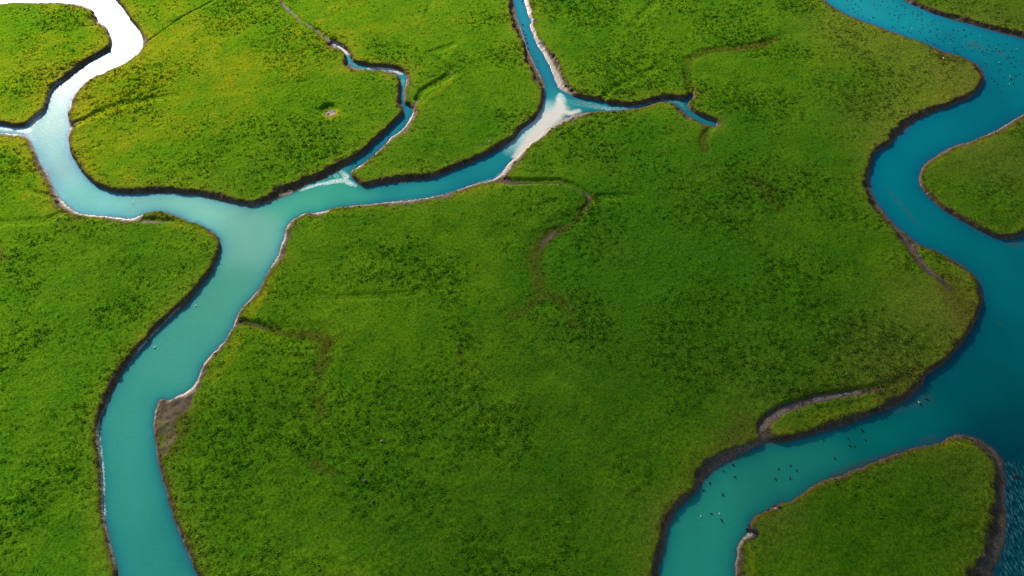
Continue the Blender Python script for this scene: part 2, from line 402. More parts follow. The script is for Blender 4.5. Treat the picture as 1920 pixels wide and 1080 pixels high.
# pale, drying or wave-washed mud and froth along the water, plus painted sun glare
PALE_MUD_GLARE = strokes([
 [(128,146,3,.7),(107,158,4),(95,172,4),(89,190,4),(80,208,5),(62,226,7),(48,240,8),(56,258,9),(66,285,7),(78,306,6),(90,325,8),(100,348,9),(107,362,12),(120,378,14),(138,394,12),(160,402,9),(200,406,6,.9),(232,410,5,.8),(262,414,7,.6),(300,418,6,.4)],
 [(265,88,4,.7),(225,124,4,.7),(180,145,4,.8),(150,167,4,.8),(134,185,4,.8),(126,212,4,.8),(131,240,5,.7),(126,265,4,.8),(132,290,3,.5)],
 [(206,60,4,.8),(210,84,4,.8)],
 [(340,575,2.5,.6),(314,599,3.5,.8),(287,627,3.5,.9),(264,653,4,.95),(241,684,4,.9),(216,729,4,.9),(201,757,4,.9),(190,785,5,.9),(184,812,6,1),(186,840,6,1),(190,870,5,.95),(193,905,6,1),(193,945,6,.95),(197,982,6,.9),(206,1016,5,.9),(216,1060,4,.8),(222,1085,3.5,.7)],
 [(534,436,7,.8),(532,452,8,.8),(522,472,5,.9),(508,500,5,.8),(492,530,4,.8),(470,560,5,.9),(452,582,5,.8),(438,610,6,.9),(420,640,6,.9),(395,666,6,.9),(380,688,6,.9),(373,708,7,.9),(358,730,10,.8),(340,742,10,.8),(318,752,6,.6)],
 [(303,749,3,.8),(292,770,3,.8),(288,797,3,.85),(291,830,3,.8),(296,865,3,.85),(300,888,3,.8),(314,925,3,.7),(332,985,3,.7),(345,1018,3,.75),(372,1078,3,.7)],
 [(580,400,3,.6),(597,400,5,.9),(612,396,4,.6),(650,387,3,.7),(700,383,3,.8),(760,374,4,.9),(800,371,4,.9),(850,358,4,1),(900,341,5,1),(926,336,8,1),(943,324,12,1),(958,306,11,1),(978,287,9,1),(1000,266,8,1),(1022,250,8,1),(1048,232,9,.8),(1075,219,9,.7),(1100,212,5,.6)],
 [(740,380,8,.5),(775,378,7,.5)],
 [(985,0,7),(991,20,7),(999,38,8),(996,50,7),(1004,70,9),(1018,95,9),(1030,115,10),(1040,135,10),(1048,155,14),(1058,170,14,.9),(1068,180,8,.8)],
 [(962,-10,3,.8),(970,35,3,.8),(980,62,4,.8),(990,95,3,.7),(1006,128,3,.8),(1020,158,3,.7),(1022,185,3,.7),(1018,205,4,.9),(1005,226,6,.9),(985,242,4,.8),(965,262,3,.5)],
 [(711,281,4,.8),(690,300,4,.9),(671,313,5,.9),(658,322,5,.9)],
 [(560,356,6,.7),(575,349,8,.9),(595,342,7),(615,333,6),(635,321,3,.7),(675,293,2,.6),(700,272,2,.5)],
 [(750,246,3,.6),(732,258,3,.7),(722,270,3,.7)],
 [(610,71,3,.4),(625,80,5,.8),(642,90,6,.9),(652,102,5,.9),(656,118,5),(680,127,5),(700,130,5),(730,128,4,.7),(750,134,4,.5)],
 [(757,140,3,.7),(752,165,2,.5),(752,190,2,.6)],
 [(785,192,3,.6),(775,210,3,.7),(765,232,2,.5)],
 [(1378,1085,5,.6),(1380,1055,7,.6),(1385,1025,7,.7),(1395,1012,10,.8),(1408,1005,12,.75),(1400,1000,8,.8)],
 [(1452,956,6,.9),(1458,958,6,.8)],
 [(1940,202,4,.8),(1920,213,4,.8),(1890,232,3,.8),(1850,254,3,.7),(1800,270,3,.7),(1760,290,2,.5),(1738,305,2,.4)],
 [(1780,822,3,.4),(1800,816,3,.4),(1830,823,3,.35)],
 [(1722,455,3,.4),(1740,465,3,.6),(1757,470,2,.5)],
 [(1550,4,2,.4),(1640,48,2,.5),(1690,66,2,.4)],
 [(380,363,2,.3),(412,378,3,.5),(450,385,2,.4),(520,376,3,.5),(545,365,4,.5)],
 [(1040,142,12,.6)],
 [(1432,824,18,.5),(1405,838,20,.5),(1375,850,22,.5),(1345,866,22,.5),(1318,885,16,.45),(1298,915,12,.4),(1275,940,10,.4),(1250,985,8,.4),(1238,1050,8,.35)],
 [(1428,806,12,.6),(1440,788,11,.6),(1468,770,10,.65),(1500,757,10,.65),(1560,744,9,.65),(1610,737,7,.6)],
 [(1706,462,9,.45),(1722,488,9,.45),(1740,508,8,.55),(1760,525,6,.4)],
 [(1700,450,5,.45),(1670,418,5,.4),(1645,385,5,.35)],
 [(380,371,8,.35),(420,380,9,.45),(460,386,8,.5),(490,384,9,.55),(520,374,10,.6),(548,362,9,.6)],
 [(1860,840,8,.5),(1875,870,9,.45),(1880,910,8,.4),(1880,1000,14,.4),(1860,1040,18,.45),(1840,1070,16,.45)],
 [(372,712,8,.9),(362,728,10,1),(350,738,10,1),(335,746,8,.9),(318,752,4,.7)],
 [(355,735,18,.55),(340,750,18,.5),(320,775,20,.28),(305,830,14,.25)],
 [(60,232,10,1),(48,243,11,1),(60,262,9,1)],
], z=0.1, soft=0.6, jit=0.45)
SAND = strokes([
 [(1047,180,6,.6),(1050,190,10,.9),(1051,205,20,1),(1036,218,28,1),(1018,238,26,1),(1000,256,20,1),(982,276,14,.9),(965,294,9,.8)],
 [(1050,208,14,1),(1070,212,10,1),(1085,208,7,.7)],
 [(622,79,5,.9),(640,89,6,.9),(652,101,5,.6)], [(690,128,4,.5),(712,128,5,.9),(735,131,6,.9),(752,137,5,.8)],
], z=0.0, soft=0.8, jit=0.8)
SHOAL = strokes([
 [(1026,200,26,.7),(1012,220,40,1),(994,242,36,1),(976,262,28,.8),(955,282,18,.35)],
], z=0.0, soft=0.8, jit=0.6)
FOAM_GLINT = strokes([  # froth, plus shore glare and ripple glints painted white
 [(268,80,6,.9),(262,94,12),(240,112,10),(215,127,8),(185,142,6,.9)], [(222,8,4,.8),(240,34,6,.9),(256,52,9),(264,66,9)],
 [(95,180,4,.8),(80,212,5,.9),(62,232,8,1)],
 [(562,358,5,.7),(580,351,8,.9),(605,344,10),(625,340,12),(645,338,14),(658,344,12),(668,349,6,.8)],
 [(640,322,10,.7),(650,332,12,.9)], [(630,330,12,.7)],
 [(1050,178,12,.9),(1058,188,12,.8)], [(1048,186,8,1)],
 [(1062,190,22,.55),(1100,196,20,.6),(1140,204,12,.7),(1180,204,10,.6),(1230,189,10,.6),(1270,190,12,.6),(1300,218,12,.45),(1335,230,12,.45)],
 [(1295,184,8,.5),(1285,192,10,.5)],
 [(0,240,8,.8),(30,243,8,.9),(55,245,10,1)],
 [(765,205,8,.5),(745,235,10,.25),(720,262,10,.25)], [(755,150,6,.6),(755,180,6,.5)],
 [(975,40,5,.5),(985,75,6,.5),(990,95,4,.4)],
 [(700,126,8,.4),(665,120,8,.6)],
 [(188,820,4,.8),(193,870,5,.8),(194,920,5,.8),(197,965,5,.8)],
], z=0.0, soft=0.5, jit=0.6)
RAPID = strokes([
 [(1903,876,26,.6),(1903,905,34,1),(1905,980,34,1),(1905,1090,50,1),(1905,1300,80,1)], [(1886,870,6,.5),(1890,920,10,.8)],
], z=0.0, soft=0.4, jit=1.2)
SILT = strokes([
 [(1662,352,5,.4),(1680,375,6,.6),(1700,395,7,.5),(1712,412,5,.5),(1728,430,4,.2)],
 [(1826,84,16,.6),(1840,88,10,.5)], [(1874,98,10,.5),(1880,104,8,.4)],
 [(1750,820,10,.6),(1725,828,6,.5)],
 [(1875,608,8,.35)], [(1735,745,24,.4),(1700,765,14,.4),(1660,778,10,.3)],
 [(1560,892,10,.7),(1600,876,12,.8),(1640,862,12,.7),(1690,845,10,.6)],
 [(1905,456,14,.8),(1890,458,10,.6)], [(1780,500,10,.6),(1800,512,8,.5)],
], z=0.0, soft=0.9, jit=0.8)

# ---- vegetation tone, patch by patch
def blob(px, py, r, s=1.0):
    p = at(px, py, H)
    q = at(px + r, py, H)
    rr = np.hypot(*(q - p))
    return s * np.exp(-((GX - p[0]) ** 2 + (GY - p[1]) ** 2) / (rr * rr))


lay = fbm(GX, GY, 34.0, 31, 4)
lay2 = fbm(GX, GY, 11.0, 47, 4)
lay3 = fbm(GX, GY, 3.2, 59, 3)
YEL = 0.20 + 0.35 * (lay - 0.5) + 0.4 * (lay2 - 0.5) + 0.45 * (lay3 - 0.5)
for a in ((120,120,330,.36),(420,80,300,.26),(300,250,200,.15),(0,350,180,.15),(850,80,200,.15),(620,480,160,.12),(520,600,120,.2),(360,700,100,.15),(700,30,220,.15),
          (1300,90,160,.1),(1780,190,120,.3),(1640,110,150,.12),(1780,560,110,.35),(1400,300,200,-.2),(1150,500,220,-.25),(1300,600,200,-.2),(1550,560,160,-.12),
          (800,760,250,-.05),(1250,330,180,-.12),(1500,160,120,-.1),(1700,980,140,-.12),(1000,880,200,-.08),(130,900,160,-.05)):
    YEL += blob(*a)
YEL += 0.35 * np.exp(-np.maximum(SD - B, 0) / 2.6)
YEL = np.clip(YEL, 0, 1)
OLI = 0.0 * YEL                     # grey-olive cast of the outer marsh
for a in ((1790,140,120,.8),(1790,580,100,.8),(1660,680,110,.6),(1880,300,110,.45),(1660,230,110,.45),(1850,30,110,.5),(1400,850,60,.4),(1600,60,110,.5),(1240,980,50,.3),(1450,960,60,.4),(1820,900,90,.25),(1450,760,100,.3)):
    OLI += blob(*a)
OLI += 0.45 * np.exp(-np.maximum(SD - B, 0) / 2.0) + 0.25 * (lay2 - .5)
OLI = np.clip(OLI, 0, 1)
LIT_RIM = strokes([  # sunlit grass edges, painted in as a yellower colour
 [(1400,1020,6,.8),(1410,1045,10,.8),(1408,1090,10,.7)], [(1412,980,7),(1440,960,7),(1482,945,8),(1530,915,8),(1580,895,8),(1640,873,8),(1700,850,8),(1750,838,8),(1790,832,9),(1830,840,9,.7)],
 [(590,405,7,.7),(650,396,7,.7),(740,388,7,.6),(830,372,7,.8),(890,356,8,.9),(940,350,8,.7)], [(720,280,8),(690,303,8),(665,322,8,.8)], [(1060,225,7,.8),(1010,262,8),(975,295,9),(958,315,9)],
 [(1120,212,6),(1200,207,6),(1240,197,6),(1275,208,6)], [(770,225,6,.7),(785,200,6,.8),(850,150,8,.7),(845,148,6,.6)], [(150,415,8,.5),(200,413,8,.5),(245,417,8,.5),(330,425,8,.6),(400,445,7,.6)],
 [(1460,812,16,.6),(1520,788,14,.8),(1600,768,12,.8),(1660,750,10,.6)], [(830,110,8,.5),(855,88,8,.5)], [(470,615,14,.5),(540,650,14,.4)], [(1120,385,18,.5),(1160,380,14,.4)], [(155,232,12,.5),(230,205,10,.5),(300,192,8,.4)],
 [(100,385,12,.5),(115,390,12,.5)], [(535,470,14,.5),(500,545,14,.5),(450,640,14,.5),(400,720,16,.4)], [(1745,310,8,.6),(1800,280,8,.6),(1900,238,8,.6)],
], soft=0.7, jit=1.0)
YEL = np.clip(YEL + 0.42 * LIT_RIM + 0.8 * stroke([(622,215,26)], soft=0.8, jit=1.0), 0, 1.05)
OLI = OLI * (1 - .5 * LIT_RIM)

# ---- heights
lumps = fbm(GX, GY, 0.95, 71, 2, 0.6)
lump_amp = fbm(GX, GY, 14.0, 83, 3)
tus = sstep(0.40, 0.82, lumps)
rough = 0.045 + 0.115 * np.clip((lump_amp - 0.33) * 3.2, 0, 1)
core = sstep(1.0, 1.25, T_)
grass_h = H + core * (tus * rough + 0.13 * (fbm(GX, GY, 5.0, 91, 3) - 0.5) * 2 + 1.1 * (fbm(GX, GY, 26.0, 93, 3) - 0.5) * sstep(2, 12, SD) + 0.05 * (vnoise(GX, GY, 0.5, 97) - .5))
tt = np.clip(T_, 0, 1)
wide = sstep(1.1, 2.0, B)
bank = H * ((1 - wide) * sstep(0.0, 1.0, T_) ** 0.9 + wide * (0.30 * tt + 0.70 * sstep(0.72, 1.0, T_ + (NJ - .5) * .25))) - 0.10 * (1 - sstep(0.0, 0.25, T_))
bank = bank + 0.16 * (vnoise(GX, GY, 0.7, 611) + vnoise(GX, GY, 0.33, 613) - 1.0) * sstep(0.1, 0.4, T_) * wide
bank = bank + 0.10 * (NJ - 0.5) * sstep(0.1, 0.5, T_) * (B > 0.8)
Z = np.where(T_ >= 1, grass_h, bank)
Z = np.where(SD < 0, np.maximum(-0.10 + SD * 0.8, -0.8), Z)
dep = 0.5 * CREASE * sstep(0.0, 1.0, T_)
Z = np.where(SD > 0, np.maximum(Z * (1 - 0 * dep) - dep, 0.08 * np.minimum(SD, 1)), Z)
Z = Z - 0.65 * PIT * (SD > 2)
Z = Z - MUD * tus * rough * core * 0.9

NH = fbm(GX, GY, 0.9, 411, 2, 0.7)
GRASS = sstep(0.86, 1.1, T_ + (NH - .5) * 0.5 * np.minimum(1, 1.2 / B))
GRASS = GRASS * (1 - sstep(0.35, 0.65, MUD + 0.55 * (NH - 0.5)))
GRASS = GRASS * (1 - sstep(0.3, 0.6, PITM))

# ------------------------------------------------------------------ helpers
def tag(o, label=None, cat=None, group=None, kind=None):
    if label: o['label'] = label
    if cat: o['category'] = cat
    if group: o['group'] = group
    if kind: o['kind'] = kind
    return o


def mesh_from(name, verts, faces, mat, smooth=True, link=True):
    me = bpy.data.meshes.new(name)
    verts = np.ascontiguousarray(verts, np.float32); faces = np.ascontiguousarray(faces, np.int32)
    nv, nf, k = len(verts), len(faces), faces.shape[1]
    me.vertices.add(nv); me.vertices.foreach_set('co', verts.ravel())
    me.loops.add(nf * k); me.loops.foreach_set('vertex_index', faces.ravel())
    me.polygons.add(nf)
    me.polygons.foreach_set('loop_start', np.arange(0, nf * k, k, dtype=np.int32))
    try:
        me.polygons.foreach_set('loop_total', np.full(nf, k, np.int32))
    except Exception:
        pass
    me.polygons.foreach_set('use_smooth', np.full(nf, smooth, bool))
    me.update(calc_edges=True)
    me.materials.append(mat)
    o = bpy.data.objects.new(name, me)
    if link: C.objects.link(o)
    return o


def vcol(o, name, arr):
    a = o.data.attributes.new(name, 'FLOAT_COLOR', 'POINT')
    arr = np.ascontiguousarray(arr, np.float32)
    if arr.shape[1] == 3:
        arr = np.hstack([arr, np.ones((len(arr), 1), np.float32)])
    a.data.foreach_set('color', arr.ravel())


class NT:
    def __init__(s, name):
        s.m = bpy.data.materials.new(name); s.m.use_nodes = True
        s.t = s.m.node_tree
        for n in list(s.t.nodes): s.t.nodes.remove(n)
        s.out = s.t.nodes.new('ShaderNodeOutputMaterial')
    def n(s, typ, **kw):
        nd = s.t.nodes.new(typ)
        for k, v in kw.items():
            if k.startswith('i_'):
                nd.inputs[k[2:].replace('_', ' ')].default_value = v
            else:
                setattr(nd, k, v)
        return nd
    def l(s, a, b): s.t.links.new(a, b)
    def math(s, op, a, b=None, clamp=False):
        nd = s.t.nodes.new('ShaderNodeMath'); nd.operation = op; nd.use_clamp = clamp
        for i, v in enumerate((a, b)):
            if v is None: continue
            if isinstance(v, (int, float)): nd.inputs[i].default_value = v
            else: s.l(v, nd.inputs[i])
        return nd.outputs[0]
    def mix(s, f, a, b, mode='MIX'):
        nd = s.t.nodes.new('ShaderNodeMix'); nd.data_type = 'RGBA'; nd.blend_type = mode
        for i, v in ((0, f), (6, a), (7, b)):
            if isinstance(v, (int, float)): nd.inputs[i].default_value = v
            elif isinstance(v, tuple): nd.inputs[i].default_value = (*v, 1)
            else: s.l(v, nd.inputs[i])
        return nd.outputs[2]
    def noise(s, scale, detail=4, rough=.6, vec=None):
        nd = s.n('ShaderNodeTexNoise'); nd.inputs['Scale'].default_value = scale
        nd.inputs['Detail'].default_value = detail; nd.inputs['Roughness'].default_value = rough
        if vec is not None: s.l(vec, nd.inputs['Vector'])
        return nd
    def ramp(s, f, a, b):
        nd = s.n('ShaderNodeMapRange', clamp=True)
        nd.inputs['From Min'].default_value = a; nd.inputs['From Max'].default_value = b
        s.l(f, nd.inputs['Value'])
        return nd.outputs[0]


# ---- materials
def foliage_output(t, colour, trans=0.35, bumpn=None):
    p = t.n('ShaderNodeBsdfPrincipled')
    t.l(colour, p.inputs['Base Color'])
    p.inputs['Roughness'].default_value = 0.6
    p.inputs['Specular IOR Level'].default_value = 0.0
    tint = t.mix(0.5, colour, (0.9, 1.0, 0.05))
    t.l(tint, p.inputs['Specular Tint'])
    tr = t.n('ShaderNodeBsdfTranslucent')
    tc = t.mix(1.0, colour, (1.35, 1.25, 0.6), 'MULTIPLY')
    t.l(tc, tr.inputs['Color'])
    if bumpn is not None:
        t.l(bumpn, p.inputs['Normal'])
    mx = t.n('ShaderNodeMixShader'); mx.inputs[0].default_value = trans
    t.l(p.outputs[0], mx.inputs[1]); t.l(tr.outputs[0], mx.inputs[2])
    return mx.outputs[0]


tm = NT('marsh_ground')
geo = tm.n('ShaderNodeNewGeometry')
pos = geo.outputs['Position']
a_veg = tm.n('ShaderNodeAttribute', attribute_name='veg')
a_msk = tm.n('ShaderNodeAttribute', attribute_name='msk')
sp = tm.n('ShaderNodeSeparateColor'); tm.l(a_msk.outputs['Color'], sp.inputs[0])
n1 = tm.noise(2.2, 5, .65, pos); n2 = tm.noise(0.6, 4, .6, pos); n3 = tm.noise(6.0, 3, .6, pos)
v = tm.ramp(n1.outputs[0], .32, .68)
gcol = tm.mix(v, (0.55, 0.6, 0.6), (1.4, 1.35, 1.2))
gcol = tm.mix(1.0, a_veg.outputs['Color'], gcol, 'MULTIPLY')
# mud
mudc = tm.mix(tm.ramp(n2.outputs[0], .35, .65), (0.044, 0.027, 0.015), (0.135, 0.092, 0.056))
mudc = tm.mix(tm.ramp(n3.outputs[0], .50, .66), mudc, (0.25, 0.185, 0.122))
n4 = tm.noise(1.4, 4, .7, pos)
mudc = tm.mix(tm.math('MULTIPLY', tm.ramp(n4.outputs[0], .48, .62), .7), mudc, (0.050, 0.040, 0.014))
palem = tm.math('MULTIPLY', sp.outputs[1], tm.ramp(n3.outputs[0], .42, .60))
palem = tm.math('ADD', palem, tm.math('MULTIPLY', tm.math('SUBTRACT', sp.outputs[1], 0.72), 1.0), True)
mudc = tm.mix(tm.math('MULTIPLY', sp.outputs[1], 0.6, True), mudc, (0.23, 0.168, 0.112))
mudc = tm.mix(palem, mudc, (0.58, 0.52, 0.47))
col = tm.mix(sp.outputs[0], mudc, gcol)
bump = tm.n('ShaderNodeBump'); bump.inputs['Strength'].default_value = 0.8; bump.inputs['Distance'].default_value = 0.16
tm.l(n1.outputs[0], bump.inputs['Height'])
gs = foliage_output(tm, gcol, 0.0, bump.outputs[0])
mp = tm.n('ShaderNodeBsdfPrincipled'); tm.l(mudc, mp.inputs['Base Color']); tm.l(tm.math('ADD', 0.06, tm.math('MULTIPLY', sp.outputs[2], 0.3)), mp.inputs['Specular IOR Level'])
tm.l(tm.math('SUBTRACT', 0.62, tm.math('MULTIPLY', sp.outputs[2], 0.25)), mp.inputs['Roughness'])
b2 = tm.n('ShaderNodeBump'); b2.inputs['Strength'].default_value = 0.7; b2.inputs['Distance'].default_value = 0.10
tm.l(n3.outputs[0], b2.inputs['Height']); tm.l(b2.outputs[0], mp.inputs['Normal'])
ms = tm.n('ShaderNodeMixShader'); tm.l(sp.outputs[0], ms.inputs[0]); tm.l(mp.outputs[0], ms.inputs[1]); tm.l(gs, ms.inputs[2])
tm.l(ms.outputs[0], tm.out.inputs[0])

tl = NT('grass_blades')
a1 = tl.n('ShaderNodeAttribute', attribute_name='veg')
tl.l(foliage_output(tl, a1.outputs['Color'], 0.22), tl.out.inputs[0])

tw = NT('creek_water')
pos = tw.n('ShaderNodeNewGeometry').outputs['Position']
aw = tw.n('ShaderNodeAttribute', attribute_name='wcol')
ak = tw.n('ShaderNodeAttribute', attribute_name='wmsk')
sw = tw.n('ShaderNodeSeparateColor'); tw.l(ak.outputs['Color'], sw.inputs[0])   # r foam and painted glare, g rapid, b bed showing
f1 = tw.noise(2.2, 5, .8, pos)
mp_ = tw.n('ShaderNodeMapping'); mp_.inputs['Scale'].default_value = (2.6, 0.55, 1.0); mp_.inputs['Rotation'].default_value = (0, 0, R(4)); tw.l(pos, mp_.inputs[0])
f2 = tw.noise(1.3, 5, .75, mp_.outputs[0])
f3 = tw.noise(5.0, 4, .75, pos)
wc = tw.mix(tw.math('MULTIPLY', tw.ramp(f3.outputs[0], .38, .62), 0.30), aw.outputs['Color'], (0.0, 0.09, 0.12))
fo = tw.math('MULTIPLY', tw.ramp(f1.outputs[0], .42, .54), sw.outputs[0])
fo = tw.math('ADD', fo, tw.math('MULTIPLY', tw.math('SUBTRACT', sw.outputs[0], .85), 1.4), True)
wc = tw.mix(fo, wc, (0.74, 0.88, 0.86))
rp = tw.math('MULTIPLY', tw.ramp(f2.outputs[0], .50, .66), sw.outputs[1])
wc = tw.mix(tw.math('MULTIPLY', rp, .55), wc, (0.20, 0.66, 0.66))
rd = tw.math('MULTIPLY', tw.ramp(f2.outputs[0], .48, .36), sw.outputs[1])
wc = tw.mix(tw.math('MULTIPLY', rd, .8), wc, (0.0, 0.012, 0.018))
wp = tw.n('ShaderNodeBsdfPrincipled'); tw.l(wc, wp.inputs['Base Color'])
wp.inputs['IOR'].default_value = 1.33
wp.inputs['Specular IOR Level'].default_value = 0.04
rg = tw.math('ADD', 0.21, tw.math('MULTIPLY', sw.outputs[0], 0.25), True)
tw.l(rg, wp.inputs['Roughness'])
wv = tw.noise(1.6, 5, .7, pos)
wb = tw.n('ShaderNodeBump'); wb.inputs['Strength'].default_value = 0.30; wb.inputs['Distance'].default_value = 0.12
tw.l(wv.outputs[0], wb.inputs['Height'])
wb2 = tw.n('ShaderNodeBump'); wb2.inputs['Distance'].default_value = 0.2
tw.l(sw.outputs[1], wb2.inputs['Strength']); tw.l(f2.outputs[0], wb2.inputs['Height']); tw.l(wb.outputs[0], wb2.inputs['Normal'])
tw.l(wb2.outputs[0], wp.inputs['Normal'])
tw.l(wp.outputs[0], tw.out.inputs[0])


def flat_mat(name, c1, c2, scale=8, rough=.6):
    t = NT(name)
    pos = t.n('ShaderNodeTexCoord').outputs['Object']
    nn = t.noise(scale, 3, .6, pos)
    c = t.mix(t.ramp(nn.outputs[0], .4, .6), c1, c2)
    p = t.n('ShaderNodeBsdfPrincipled'); t.l(c, p.inputs['Base Color']); p.inputs['Roughness'].default_value = rough
    t.l(p.outputs[0], t.out.inputs[0])
    return t.m


# ------------------------------------------------------------------ marsh ground
deep = np.array([0.054, 0.165, 0.007]); mid = np.array([0.112, 0.235, 0.007]); yel = np.array([0.275, 0.290, 0.009])
oliv = np.array([0.195, 0.195, 0.032]); brown = np.array([0.090, 0.062, 0.014])


def veg_colour(yv, ov, dv):
    yv = yv[..., None]; ov = ov[..., None]; dv = dv[..., None]
    c = np.where(yv < .5, deep + (mid - deep) * yv * 2, mid + (yel - mid) * (yv - .5) * 2)
    c = c + (oliv - c) * ov * 0.75
    c = c + (brown - c) * dv * 0.8
    return c


DRY = np.maximum(DRY, 0.75 * (1 - sstep(1.0, 1.0 + 0.9 / B, T_ + (NJ - .5) * 0.5)))
DRY = np.clip(DRY * 1.1, 0, 1)
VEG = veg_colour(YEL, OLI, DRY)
print('grid', NX, NY)
idx = np.arange(NX * NY).reshape(NY, NX)
faces = np.stack([idx[:-1, :-1], idx[:-1, 1:], idx[1:, 1:], idx[1:, :-1]], -1).reshape(-1, 4)
verts = np.stack([GX, GY, Z], -1).reshape(-1, 3)
ground = mesh_from('ground', verts, faces, tm.m)
tag(ground, kind='structure')
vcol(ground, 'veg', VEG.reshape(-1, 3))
WET = (1 - sstep(0.0, 0.5, T_))
PL = np.clip(PALE_MUD_GLARE + 0.7 * PITM, 0, 1)
vcol(ground, 'msk', np.stack([GRASS, PL, WET], -1).reshape(-1, 3))

# ------------------------------------------------------------------ water
wet = SD < 0.9
cell = wet[:-1, :-1] | wet[:-1, 1:] | wet[1:, 1:] | wet[1:, :-1]
wf = faces.reshape(NY - 1, NX - 1, 4)[cell]
used = np.unique(wf)
remap = np.full(NX * NY, -1, np.int64); remap[used] = np.arange(len(used))
wverts = np.stack([GX, GY, 0 * GX], -1).reshape(-1, 3)[used]
water = mesh_from('water', wverts, remap[wf], tw.m)
tag(water, kind='structure')
# silt content by reach, sun glare painted in upper left (survey points, smooth weights)
CP = [(200,40,.115,.30,.27),(180,120,.10,.30,.27),(100,220,.10,.31,.28),(80,300,.08,.29,.27),(200,380,.07,.30,.26),(400,400,.09,.33,.25),(480,440,.09,.34,.25),(400,560,.06,.30,.225),
      (330,650,.045,.275,.215),(250,760,.035,.26,.205),(240,900,.028,.25,.20),(280,1040,.022,.23,.19),(560,380,.07,.30,.23),(640,365,.05,.27,.22),(760,358,.022,.20,.21),(880,330,.012,.17,.21),
      (950,295,.015,.19,.225),(1010,215,.03,.22,.25),(1010,120,.02,.17,.235),(985,40,.022,.17,.24),(700,290,.01,.15,.19),(760,220,.01,.16,.20),(755,150,.03,.24,.25),(1150,200,.01,.17,.20),(1320,228,.005,.13,.14),
      (1600,10,.020,.175,.27),(1700,50,.012,.165,.26),(1800,90,.004,.14,.235),(1880,120,.002,.13,.21),(1860,200,.001,.125,.20),(1780,240,.001,.13,.21),(1690,310,.001,.125,.20),(1700,390,.001,.12,.19),
      (1800,460,.001,.125,.18),(1890,540,.001,.12,.165),(1880,640,.0008,.095,.135),(1830,720,.0008,.09,.125),(1740,790,.001,.11,.135),(1620,830,.003,.14,.14),(1540,860,.010,.18,.145),(1450,890,.014,.20,.155),
      (1380,930,.018,.22,.16),(1320,990,.020,.23,.17),(1300,1060,.018,.24,.18),(1880,800,.0006,.06,.09),(1900,860,.0006,.045,.07),(1905,980,.0006,.06,.08)]
CPa = np.array(CP)
for q in CPa:
    x_, y_ = q[0], q[1]
    if x_ < 220 and y_ < 180: q[2:5] *= (1.0, .75, .8)
    elif x_ < 220 and y_ < 320: q[2:5] *= (3.0, 1.65, 1.75)  # paler base colour standing in for sun glare
    elif x_ > 1400 and y_ < 850 or x_ > 1600: q[2:5] *= (.6, 1.85, 1.35)
    elif x_ > 1250: q[2:5] *= (1.8, 1.85, 1.55)
    elif x_ < 500 and y_ < 470: q[2:5] *= (2.5, 1.75, 1.8)
    elif y_ < 450: q[2:5] *= (1.1, 1.6, 1.35)
    else: q[2:5] *= (1.7, 1.5, 1.4)
cpw = at(CPa[:, 0], CPa[:, 1], 0)
WX, WY = wverts[:, 0], wverts[:, 1]
num = np.zeros((len(WX), 3)); den = np.zeros(len(WX))
for k in range(len(CPa)):
    d2 = (WX - cpw[k, 0]) ** 2 + (WY - cpw[k, 1]) ** 2
    w = 1.0 / (d2 + 25.0) ** 2
    num += w[:, None] * CPa[k, 2:5]; den += w
WC = num / den[:, None]
sdw = SD.ravel()[used]
# towards the edge the clear tidal water lies over the silt: bluer
edge = np.exp(np.minimum(sdw, 0) / 1.35)[:, None]
blue = WC * np.array([0.15, 0.55, 1.0])
WC = WC + (blue - WC) * edge * 0.85
# milky streaks
strk = fbm(WX * 0.5, WY * 0.2, 5.0, 131, 4)[:, None]
WC = WC * (0.80 + 0.42 * strk)
silt = SILT.ravel()[used][:, None] * 0.6
near = (np.exp(np.minimum(sdw, 0) / 0.28) * 0.55)[:, None]
bed = np.array([0.085, 0.095, 0.095])
WC = WC + (bed - WC) * np.clip(silt + near, 0, 1)
shoal = SHOAL.ravel()[used][:, None]
WC = WC + (np.array([0.50, 0.80, 0.80]) - WC) * np.clip(shoal * 1.05, 0, 1)
sandm = np.clip(SAND.ravel()[used][:, None] * 1.1, 0, 1)
WC = WC + (np.array([0.90, 0.83, 0.74]) - WC) * sandm
pale_w = np.clip(PALE_MUD_GLARE.ravel()[used] * 0.62, 0, 1)
fm = np.maximum(FOAM_GLINT.ravel()[used], pale_w)
vcol(water, 'wcol', WC)
vcol(water, 'wmsk', np.stack([fm, RAPID.ravel()[used], sandm[:, 0]], -1))


# ------------------------------------------------------------------ grass tussocks (uncountable ground cover)
def sample(F, x, y):
    i = np.clip(np.round((x - gx_lo) / STEP).astype(int) + ix0, 0, NX - 1)
    j = np.clip(np.round((y - gy_lo) / STEP).astype(int) + iy0, 0, NY - 1)
    return F[j, i]


ix0 = int(np.argmin(np.abs(gx + 176))); iy0 = int(np.argmin(np.abs(gy - 36)))
gx_lo, gy_lo = gx[ix0], gy[iy0]
NT_ = 620000
ty = 42 + (236 - 42) * rng.random(NT_)
half = (ty * math.cos(R(PITCH)) + CAM_H * math.sin(R(PITCH))) * math.tan(R(HFOV / 2)) + 12
tx = (rng.random(NT_) * 2 - 1) * 172
keep = (np.abs(tx) < half)
tx, ty = tx[keep], ty[keep]
g = sample(GRASS, tx, ty); tl_ = sample(tus, tx, ty); dr = sample(DRY, tx, ty); la = sample(lump_amp, tx, ty)
keep = (g > 0.6) & (rng.random(len(tx)) < (0.5 + 0.5 * tl_) * (0.45 + 0.55 * np.clip((la - .33) * 3.2, 0, 1)))
tx, ty, dr, tl_, la = tx[keep], ty[keep], dr[keep], tl_[keep], la[keep]
n = len(tx)
tz = sample(Z, tx, ty)
